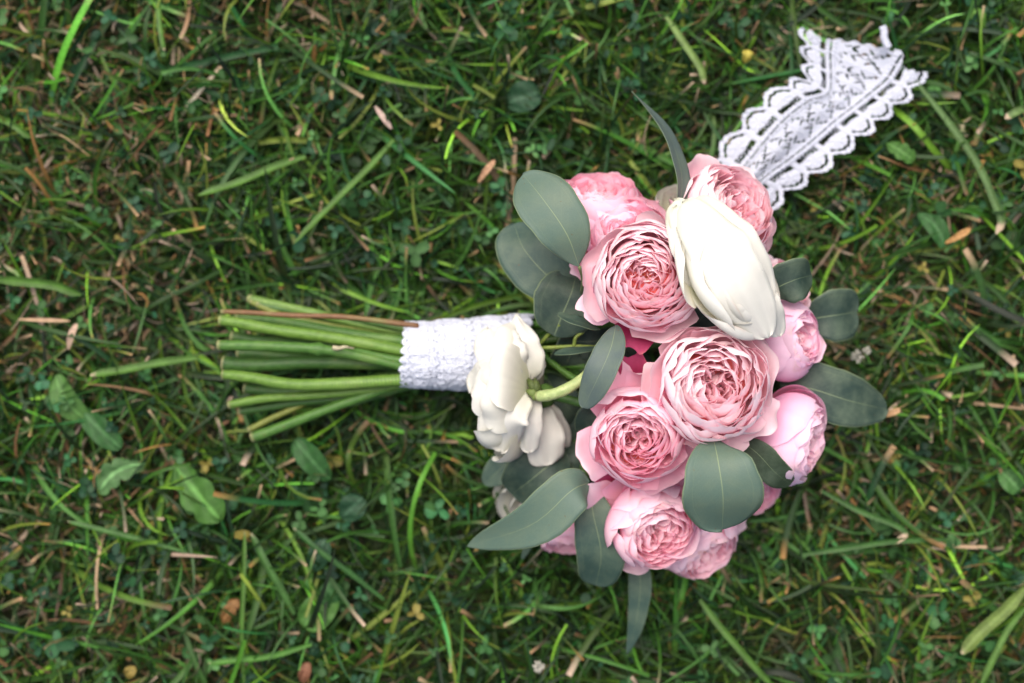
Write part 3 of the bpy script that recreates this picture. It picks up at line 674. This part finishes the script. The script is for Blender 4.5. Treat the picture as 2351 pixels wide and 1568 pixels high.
# between wrap and flowers
stem([(1190, 755, .058), (1230, 800, .062), (1290, 850, .068), (1340, 880, .075)], .0018, .0018, (.07, .19, .03))
stem([(1190, 740, .052), (1260, 745, .055), (1330, 735, .058)], .0024, .0022, (.06, .19, .02))
stem([(1190, 720, .05), (1250, 722, .05), (1320, 700, .058)], .0020, .0020, (.07, .2, .03))
stem([(1190, 830, .05), (1280, 835, .058), (1380, 845, .065)], .0026, .0024, (.08, .2, .03))
stem([(1190, 870, .045), (1270, 930, .045), (1320, 1010, .05), (1345, 1100, .06)], .0020, .0018, (.03, .09, .02))
stem([(1236, 910, .096), (1270, 905, .102), (1310, 888, .104), (1360, 852, .098), (1420, 800, .08)], .0031, .0028, (.42, .50, .24), label='thick pale green curved stalk of the drooping white bloom')
stem([(1200, 800, .08), (1260, 798, .085), (1330, 795, .088), (1400, 800, .088)], .0010, .0010, (.22, .28, .06), name='twig')
stem([(1240, 790, .08), (1262, 765, .085), (1285, 745, .09)], .0010, .0009, (.22, .28, .06), name='twig')
stem([(1318, 795, .088), (1322, 775, .09), (1340, 762, .09)], .0010, .0008, (.22, .28, .06), name='twig')
# green calyx where the stalk meets the drooping bloom
acc = Acc()
for q, (ax, ay) in enumerate([(-14, -26), (2, 22), (6, -24), (-16, 4)]):
    c = spline([P(1232, 903, .092), P(1228+ax*.5, 898+ay*.6, .096), P(1222+ax, 893+ay, .090)], 10)
    V, F, T = tube(c, np.array([.0022, .0030, .0030, .0028, .0025, .0021, .0017, .0013, .0009, .0005]), 8)
    acc.add(V, F, np.array([[.16, .22, .06]])*(1.0 if q % 2 else .55))
V, F, C = acc.out()
centred('calyx', V, F, M_green, bq, cols=C)

# ------------------------------------------------------------------ lace pattern
def lace_pattern(s, t, per=.5, hw_off=0.):
    """s along in half-widths, t across in -1..1. returns (solid mask, relief 0..1)"""
    a = np.abs(t); ph = (s/per) % 1.0; dph = np.abs(ph-.5)*2            # 0 at scallop tip, 1 at notch
    bound = 1-.15*np.clip((dph-.30)/.6, 0, 1)-.02+.024*np.abs(np.sin(s/per*PI*6))
    inside = a < bound
    e = bound-a
    rope = (e < .095)
    slit = (e >= .095) & (e < .145) & (dph < .80)
    fl = ((a-.69)/.115)**2+((dph*per/2)/.165)**2
    flower = fl < 1
    eye = (fl < .05)
    spoke = (dph > .86)
    hole1 = (a > .490) & (a < .565+.04*dph) & (dph < .80) & ~flower
    cord = ((a > .412) & (a < .470)) | ((a > .320) & (a < .378))
    slit2 = (a >= .384) & (a <= .404) & (np.sin(s*26) > -.93)
    ph2 = ((s/per+.5) % 1.0); d2 = np.abs(ph2-.5)*2
    cf = ((t)/.24)**2+((d2*per/2)/.19)**2
    holec = (a < .31) & (cf > 1.0) & (cf < 1.7) & (np.sin(s*50)*np.sin(t*50) > .0)
    pet = (cf < 1) & (cf > .25) & (np.cos(np.arctan2(t/.24, (ph2-.5)*per/.19)*6) < -.86)
    net = (np.abs(((s+t)*13) % 1-.5) < .065) | (np.abs(((s-t)*13) % 1-.5) < .065)
    hole = ((slit | hole1 | holec | pet) & ~spoke) | slit2
    solid = inside & (~hole | (net & (hole1 | holec) ))
    h = np.where(rope, .9+.3*np.sin(s*60), 0)+np.where(flower, 1.0-.5*np.clip(fl, 0, 1)+.3*np.cos(6*np.arctan2(a-.70, (ph-.5)*per)), 0)+np.where(cord, .9+.25*np.sin(s*70), 0)+np.where(spoke & ~rope, .5, 0)+np.where((a < .33) & (cf < 1), .8-.5*cf, 0)
    h = np.where(hole, .1, h+.25)
    return solid, h

# ------------------------------------------------------------------ ribbon
def ribbon():
    nS, nT = 560, 250
    kk = [0, 1, 2, 3, 4, 5, 6, 7, 7.7, 8.5]
    Lq = np.array([(1580, 412), (1632, 353), (1684, 286), (1732, 233), (1792, 186), (1838, 170), (1842, 129), (1838, 89), (1838, 58), (1832, 20)], float)
    Rq = np.array([(1765, 500), (1818, 449), (1874, 412), (1929, 369), (1979, 326), (2025, 288), (2072, 248), (2116, 208), (2142, 165), (2170, 120)], float)
    ks = np.linspace(0, 8.5, nS)
    def fit(q):
        d = spline(q, 400); ki = np.interp(np.linspace(0, 9, 400), np.arange(10), kk); return np.stack([np.interp(ks, ki, d[:, i]) for i in range(2)], 1)
    Lp = fit(Lq); Rp = fit(Rq)
    v = np.linspace(0, 1, nS)[:, None]; t = np.linspace(-1, 1, nT)[None, :]
    s = v*8.5*.5
    wid = np.linalg.norm(Rp-Lp, axis=1)[:, None]; flat = 262.0
    # constant width borders, gathered middle
    b = np.clip(.60*flat/2/(wid/2), 0, .85)*.5          # border fraction (of 0..1 half) taken by |t| .4..1
    a = np.abs(t)
    bw = np.minimum(.6*flat/2, wid/2*.78)/(wid/2)         # border share of half width
    tt = np.where(a > .4, (1-bw)+(a-.4)/.6*bw, a/.4*(1-bw))*np.sign(t)
    f = (tt+1)/2
    X = Lp[:, 0:1]*(1-f)+Rp[:, 0:1]*f; Y = Lp[:, 1:2]*(1-f)+Rp[:, 1:2]*f
    # soft bow of the cut end
    solid, h = lace_pattern(s+0*t, t+0*s)
    gather = np.clip(1-(wid-150)/180, 0, 1)
    Z = .034+.005*np.sin(v*5+.5)+.0016*np.cos(t*4+v*3)+gather*.0012*np.cos(t*PI*3.2)*np.exp(-(t/.5)**2)+.0015*np.sin(9*v+3*t)+.0008*h
    Z = Z+.004*np.clip((a-.8)/.2, 0, 1)*np.sin(s*6.0)*.4
    kend = np.interp(t, [-1, -.75, -.55, -.35, -.1, .12, .30, .42, .5, .7, .9, 1], [7.85, 7.75, 7.45, 7.75, 7.95, 8.05, 8.25, 8.05, 7.65, 7.6, 7.7, 7.95])+.05*np.sin(t*38)
    solid = solid & (v*8.5 < kend)
    k = K(.036)
    Vx = (X-1175.5)*k; Vy = (784-Y)*k
    # spur near the cut end
    V = np.stack([Vx, Vy, Z], -1).reshape(-1, 3)
    F = grid_faces(nT, nS); sf = solid.ravel(); keep = sf[F].sum(1) >= 3; F = F[keep]
    used = np.unique(F); mp = np.full(len(V), -1); mp[used] = np.arange(len(used)); V = V[used]; F = mp[F]
    acc = Acc(); acc.add(V, F); acc.add(V-np.array([0, 0, .0006]), F[:, ::-1])
    # side walls along open borders
    E = np.vstack([F[:, [0, 1]], F[:, [1, 2]], F[:, [2, 3]], F[:, [3, 0]]]); n = len(V)
    key = np.sort(E, 1); kk = key[:, 0].astype(np.int64)*n+key[:, 1]; uq, idx, cnt = np.unique(kk, return_index=True, return_counts=True)
    be = E[idx[cnt == 1]]; acc.n = 0
    W = np.stack([be[:, 1], be[:, 0], be[:, 0]+n, be[:, 1]+n], 1)
    VV = np.concatenate(acc.V); FF = np.vstack([acc.F4[0], acc.F4[1], W])
    # spur: a loose loop of the border thread
    for pts in ([(2040, 110), (2030, 88), (2030, 74), (2026, 60)],):
        c = spline([P(x, y, .040) for x, y in pts], 12); Vt, Ft, Tt = tube(c, np.linspace(.0022, .0022, 12), 8)
        FF = np.vstack([FF, Ft+len(VV)]); VV = np.vstack([VV, Vt])
    centred('lace_ribbon', VV, FF, M_lace, None, label='white crocheted lace ribbon lying on the grass behind the top right roses', category='ribbon')
ribbon()

# ------------------------------------------------------------------ lace wrap round the handle
def wrap():
    nA, nS = 300, 190
    v = np.linspace(0, 1, nS)[:, None]; a = np.linspace(0, 2*PI, nA, endpoint=False)[None, :]
    x0 = 932-8*np.abs(np.sin(a*11))*1.0+6*np.sin(a); x1 = 1190+26*np.clip(np.sin(a+.25), -1, 1)+8*np.abs(np.sin(a*9))
    X = x0*(1-v)+x1*v
    cy = 815-4*v; zc = .049; k = K(zc)
    r = (74+18*v**1.2)*k
    # bands of the winding
    q = (v*3.4+a/(2*PI)) ; band = (q % 1.0)
    st = smooth(band/.06)*.0011-.0011*band
    s_ = a/(2*PI)*9.0; t_ = (band-.5)*2
    sol, h = lace_pattern(s_+0*v, np.clip(t_+0*s_, -1, 1)*.95)
    nz = vnoise(a*r/k*.01+0*v, v*3+0*a, 9, 5)*.0007+vnoise(a*3+0*v, v*9+0*a, 6, 6)*.0006
    rr = r+st*.6+h*.00016+nz*.6
    X = X+vnoise(a*4+0*v, v*2+0*a, 5, 8)*3
    Y = cy*1.0
    V = np.stack([(X-1175.5)*k, (784-Y)*k+rr*np.sin(a), zc+rr*np.cos(a)*.92], -1).reshape(-1, 3)
    F = grid_faces(nA, nS, closed=True)
    # few open meshes low on the front, where the net shows
    sf = sol.ravel(); keep = sf[F].sum(1) >= 2
    F1 = F[keep]
    ri = rr*.93
    Vi = np.stack([(X-1175.5)*k, (784-Y)*k+ri*np.sin(a), zc+ri*np.cos(a)*.92], -1).reshape(-1, 3)
    sol2, _ = lace_pattern(s_+.23+0*v, np.clip(t_*.9+0*s_, -1, 1)*.7)
    keep2 = (sol2.ravel()[F].sum(1) >= 1)
    acc = Acc(); acc.add(V, F1); acc.add(Vi, F[keep2][:, ::-1])
    VV = np.concatenate(acc.V); FF = np.vstack(acc.F4)
    centred('lace_wrap', VV, FF, M_wrap, bq, label='white lace wound tightly round the stems as a handle')
    # dark green core of packed stems under the lace
    c = spline([P(945, 815, zc), P(1180, 811, zc)], 8); Vt, Ft, Tt = tube(c, np.linspace(62, 76, 8)*k, 24)
    Vt[:, 2] = zc+(Vt[:, 2]-zc)*.85
    centred('stem_bundle', Vt, [Ft, Tt], M_stem, bq, cols=np.broadcast_to(np.array((.10, .18, .06)), (len(Vt), 3)), uvs=np.zeros((len(Vt), 2)))
wrap()

# ------------------------------------------------------------------ single things standing out of the lawn (native pixel coordinates /2400 -> display)
Q = 2351/2400.0
def long_blade(label, pts, w, col, tip=None, z=(.030, .036), blunt=True):
    pts = [(x*Q, y*Q, z[0]+(z[1]-z[0])*i/(len(pts)-1)) for i, (x, y) in enumerate(pts)]
    n = 28; c = spline([P(*p) for p in pts], n); c[:, 2] += .003*np.sin(np.linspace(0, PI, n))
    t, sd_, m = frames(c); v = np.linspace(0, 1, n); hw = w*Q*K(.033)/2*(np.clip(.55+v*2, 0, 1))*(np.clip((1.02-v)*9, .25, 1) if blunt else np.sqrt(np.clip(1.001-v**2.2, 0, 1)))
    u = np.linspace(-1, 1, 5); rl = np.linspace(.1, .5, n)[:, None]
    s2 = sd_*np.cos(rl)+m*np.sin(rl); m2 = np.cross(t, s2)
    V = c[:, None]+hw[:, None, None]*u[None, :, None]*s2[:, None]+(hw[:, None]*(np.abs(u)*.45)[None])[..., None]*m2[:, None]
    col = np.array(col); cc = np.broadcast_to(col, (n, 5, 3)).copy(); cc[:, 2] *= 1.35; cc[:, 1] *= .92; cc *= (1+.12*np.sin(v*23+w))[:, None, None]
    if tip is not None:
        f = np.clip((v-tip)/.06, 0, 1)[:, None, None]; cc = cc*(1-f)+np.array((.55, .42, .30))*f
    centred('grass_blade', V.reshape(-1, 3), grid_faces(5, n), M_grass, None, cols=cc.reshape(-1, 3), label=label, category='grass blade', group='long blades of grass standing out of the lawn')
BG = (.075, .17, .025); MG = (.055, .14, .03); DG = (.03, .10, .02); YG = (.14, .21, .045)
for a in [
 ('long bright green blade slanting down to the left above the stem ends', [(922, 328), (860, 400), (780, 480), (690, 570)], 15, BG, None),
 ('pale flat blade with a bleached tip above the long grey leaf', [(1562, 40), (1600, 100), (1640, 160), (1652, 196)], 16, (.15, .24, .06), .9),
 ('widest yellow green cut blade at the lower right corner', [(2402, 1378), (2350, 1430), (2300, 1475), (2254, 1532)], 28, YG, .95),
 ('narrow bright blade beside the widest cut blade at the lower right corner', [(2402, 1425), (2360, 1470), (2330, 1530), (2300, 1605)], 15, BG, None),
 ('long blade right of the lace ribbon ending in a dry hooked tip', [(2150, 195), (2230, 300), (2290, 390), (2325, 470), (2345, 520), (2335, 548)], 17, (.09, .17, .05), .80),
 ('nearly level dark green blade below the lower right rose', [(1880, 1300), (1990, 1280), (2100, 1265), (2230, 1262)], 15, MG, None),
 ('blade with a curled straw coloured tip below the long dark oval leaf', [(1925, 1150), (2010, 1195), (2095, 1228), (2120, 1250), (2095, 1275)], 14, MG, .72),
 ('bright blade slanting down right at the bottom edge', [(1640, 1405), (1690, 1470), (1760, 1550), (1810, 1605)], 17, BG, None),
 ('bright blade with a tan cut tip left of the stem ends', [(460, 838), (380, 850), (290, 868), (212, 880)], 19, BG, .93),
 ('broad curving blade entering at the left edge', [(-10, 655), (60, 660), (130, 668), (190, 690)], 22, BG, None),
 ('shiny green blade near the bottom left pointing left', [(730, 1510), (640, 1535), (560, 1545), (488, 1555)], 14, (.06, .18, .02), .97),
 ('straight green blade with a white cut tip below the left clover', [(690, 1440), (655, 1370), (620, 1310), (588, 1250)], 16, MG, .95),
 ('thin upright blade beside the straight cut blade at the lower left', [(572, 1600), (568, 1480), (572, 1370), (573, 1245)], 11, BG, .97),
 ('slanting dark green blade over the round clover leaves at the lower left', [(900, 1405), (820, 1340), (750, 1290), (688, 1238)], 13, DG, .96),
 ('curved yellow green blade at the upper left', [(716, 366), (640, 395), (560, 430), (465, 458)], 18, BG, None),
 ('upright blade with a pale tip at the top left edge', [(372, -10), (376, 40), (382, 85), (386, 118)], 14, BG, .93),
 ('bent blade reaching left across the bottom left grass', [(440, 1295), (330, 1262), (240, 1240), (158, 1222)], 12, MG, .97),
 ('thin blade running down right below the bottom right rose', [(1750, 1180), (1700, 1260), (1650, 1330)], 10, BG, None),
 ('blade sticking out of the left edge high up', [(-10, 275), (30, 290), (72, 322)], 16, BG, None),
 ('broad blade on the right edge with a bleached end', [(2405, 255), (2385, 262), (2356, 278)], 18, (.12, .2, .06), .85),
 ]: long_blade(*a)

def weed_leaf(label, base, tip, w, col, lobes=0, z=.030, name='weed_leaf', cat='weed leaf', cup=.25, curve=0., mid=1.5):
    b = P(base[0]*Q, base[1]*Q, z-.004); e = P(tip[0]*Q, tip[1]*Q, z); d = e-b; sd_ = np.array([-d[1], d[0], 0])/np.hypot(d[0], d[1])
    n = 33; v = (1-np.cos(PI*np.linspace(0, 1, n)))/2; hw = w*Q*K(z)/2
    c = b+d*v[:, None]+sd_*(curve*np.linalg.norm(d)*np.sin(v*PI))[:, None]; c[:, 2] += .003*np.sin(v*PI)
    pr = np.maximum((v**.55*(1-v)**.42)/.51, .03)
    if lobes: pr = pr*(.62+.38*np.abs(np.sin(v*PI*lobes))**.6)
    u = np.linspace(-1, 1, 9)
    V = c[:, None]+(hw*pr)[:, None, None]*u[None, :, None]*sd_
    V[..., 2] += cup*hw*np.abs(u)[None]**1.3*pr[:, None]+.10*hw*np.sin(u*5+v[:, None]*9)
    V[..., :2] += (.16*hw*np.abs(u)[None, :, None]*d[:2]/np.linalg.norm(d)) if lobes else 0
    cc = np.broadcast_to(np.array(col), (n, 9, 3)).copy(); cc[:, 4] = np.array(col)*mid+.02; cc[:, [3, 5]] *= .9; cc *= (1+.1*np.sin(v*31))[:, None, None]
    centred(name, V.reshape(-1, 3), grid_faces(9, n), M_green, None, cols=cc.reshape(-1, 3), label=label, category=cat)
WG = (.028, .10, .022); WB = (.058, .155, .026); WD = (.018, .062, .026)
weed_leaf('dark oblong weed leaf lying below the stems', (775, 1125), (690, 1030), 58, WG)
weed_leaf('bright lobed dandelion leaf at the lower left', (405, 1085), (515, 1215), 88, WB, 3, mid=2.2)
weed_leaf('pale toothed dandelion leaf left of the bright lobed one', (345, 1085), (235, 1150), 62, (.07, .16, .05), 4, curve=-.15, mid=2.4)
weed_leaf('rounded bright green leaf at the lower left, the larger of a pair', (790, 1380), (712, 1470), 78, WB)
weed_leaf('rounded green leaf above the larger bright one at the lower left', (800, 1420), (760, 1365), 60, WG)
weed_leaf('small round leaf under the slanting dark blade', (735, 1338), (762, 1262), 52, WD)
weed_leaf('round dark leaf right of the bent stems shadow', (800, 1215), (850, 1165), 62, WD)
weed_leaf('folded bright leaf near the left edge', (215, 990), (130, 880), 60, (.07, .17, .035), curve=.1)
weed_leaf('dark green broad leaf below the folded bright leaf on the left', (185, 955), (285, 1050), 56, WG)
weed_leaf('dark broad leaf lying in the grass near the top middle', (1185, 245), (1265, 215), 72, WD)
weed_leaf('upright bright oval leaf at the top right corner', (2300, 72), (2280, 22), 34, (.10, .24, .03))
weed_leaf('toothed green leaf just below the lace ribbon', (2075, 335), (2140, 375), 42, WB, 3)
weed_leaf('folded green leaf near the right edge low down', (2340, 1100), (2390, 1150), 52, (.06, .16, .04))
weed_leaf('green leaf at the far right beside the dry grass patch', (2150, 500), (2215, 580), 46, WG, curve=.1)
weed_leaf('yellowed round leaf at the bottom left', (296, 1586), (316, 1562), 27, (.24, .18, .04), name='yellow_leaf', cat='dead leaf')
weed_leaf('orange brown dead leaf at the bottom left', (520, 1462), (555, 1405), 34, (.22, .11, .035), 3, name='dead_leaf', cat='dead leaf', z=.024)
weed_leaf('reddish brown dead leaf at the bottom edge', (708, 1600), (722, 1552), 28, (.20, .085, .045), name='dead_leaf', cat='dead leaf', z=.026)
weed_leaf('yellow crumpled leaf left of the lace ribbon', (1745, 150), (1752, 118), 26, (.42, .36, .06), 2, name='yellow_leaf', cat='dead leaf', z=.03)
weed_leaf('tan straw fragment above the pale oval eucalyptus leaf', (1120, 428), (1160, 375), 15, (.48, .28, .16), name='dry_fragment', cat='dry fragment', z=.036, mid=1.1)
weed_leaf('pinkish dry fragment in the upper middle of the lawn', (878, 248), (918, 302), 13, (.52, .38, .32), name='dry_fragment', cat='dry fragment', z=.036, mid=1.1)
weed_leaf('long tan straw fragment at the left above the stems', (42, 748), (165, 752), 9, (.50, .33, .20), name='dry_fragment', cat='dry fragment', z=.036, mid=1.1)
weed_leaf('flat pinkish tan fragment near the left edge', (160, 820), (180, 758), 16, (.52, .36, .26), name='dry_fragment', cat='dry fragment', z=.036, mid=1.1)
weed_leaf('tan dry fragment beside the tip of the long dark oval leaf', (2065, 975), (2110, 958), 15, (.55, .33, .17), name='dry_fragment', cat='dry fragment', z=.036, mid=1.1)
weed_leaf('orange tan curl in the dry patch on the right', (2215, 570), (2275, 535), 16, (.5, .27, .10), name='dry_fragment', cat='dry fragment', z=.036, mid=1.1)

def clover_flower(label, px, py, z, R):
    r = np.random.default_rng(int(px)); acc = Acc(); c0 = P(px*Q, py*Q, z); R = R*K(z)
    for i in range(46):
        d = r.normal(0, 1, 3); d[2] = abs(d[2]); d /= np.linalg.norm(d); e = c0+d*R*r.uniform(.75, 1.1)
        Vt, Ft, Tt = tube(spline([c0+d*R*.2, e], 4), R*np.array([.06, .13, .15, .05]), 5); acc.add(Vt, Ft, np.array([[.62, .60, .52]])*r.uniform(.6, 1))
    V, F, C = acc.out(); hd = centred('clover_flower', V, F, M_green, None, cols=C, label=label, category='clover flower', group='white clover flower heads')
    c = spline([c0, c0+np.array([.002, .003, -.015]), c0+np.array([.005, .004, -.03])], 8); Vt, Ft, Tt = tube(c, .0007, 6)
    st = centred('stalk', Vt, Ft, M_green, hd, cols=np.tile((.05, .13, .03), (len(Vt), 1)))
clover_flower('faded white clover flower head right of the closed rose', 2008, 835, .034, 16)
clover_flower('small faded clover flower head just right of the other one', 2032, 822, .032, 11)
clover_flower('faded white clover flower head at the bottom edge below the bouquet', 1262, 1562, .034, 15)
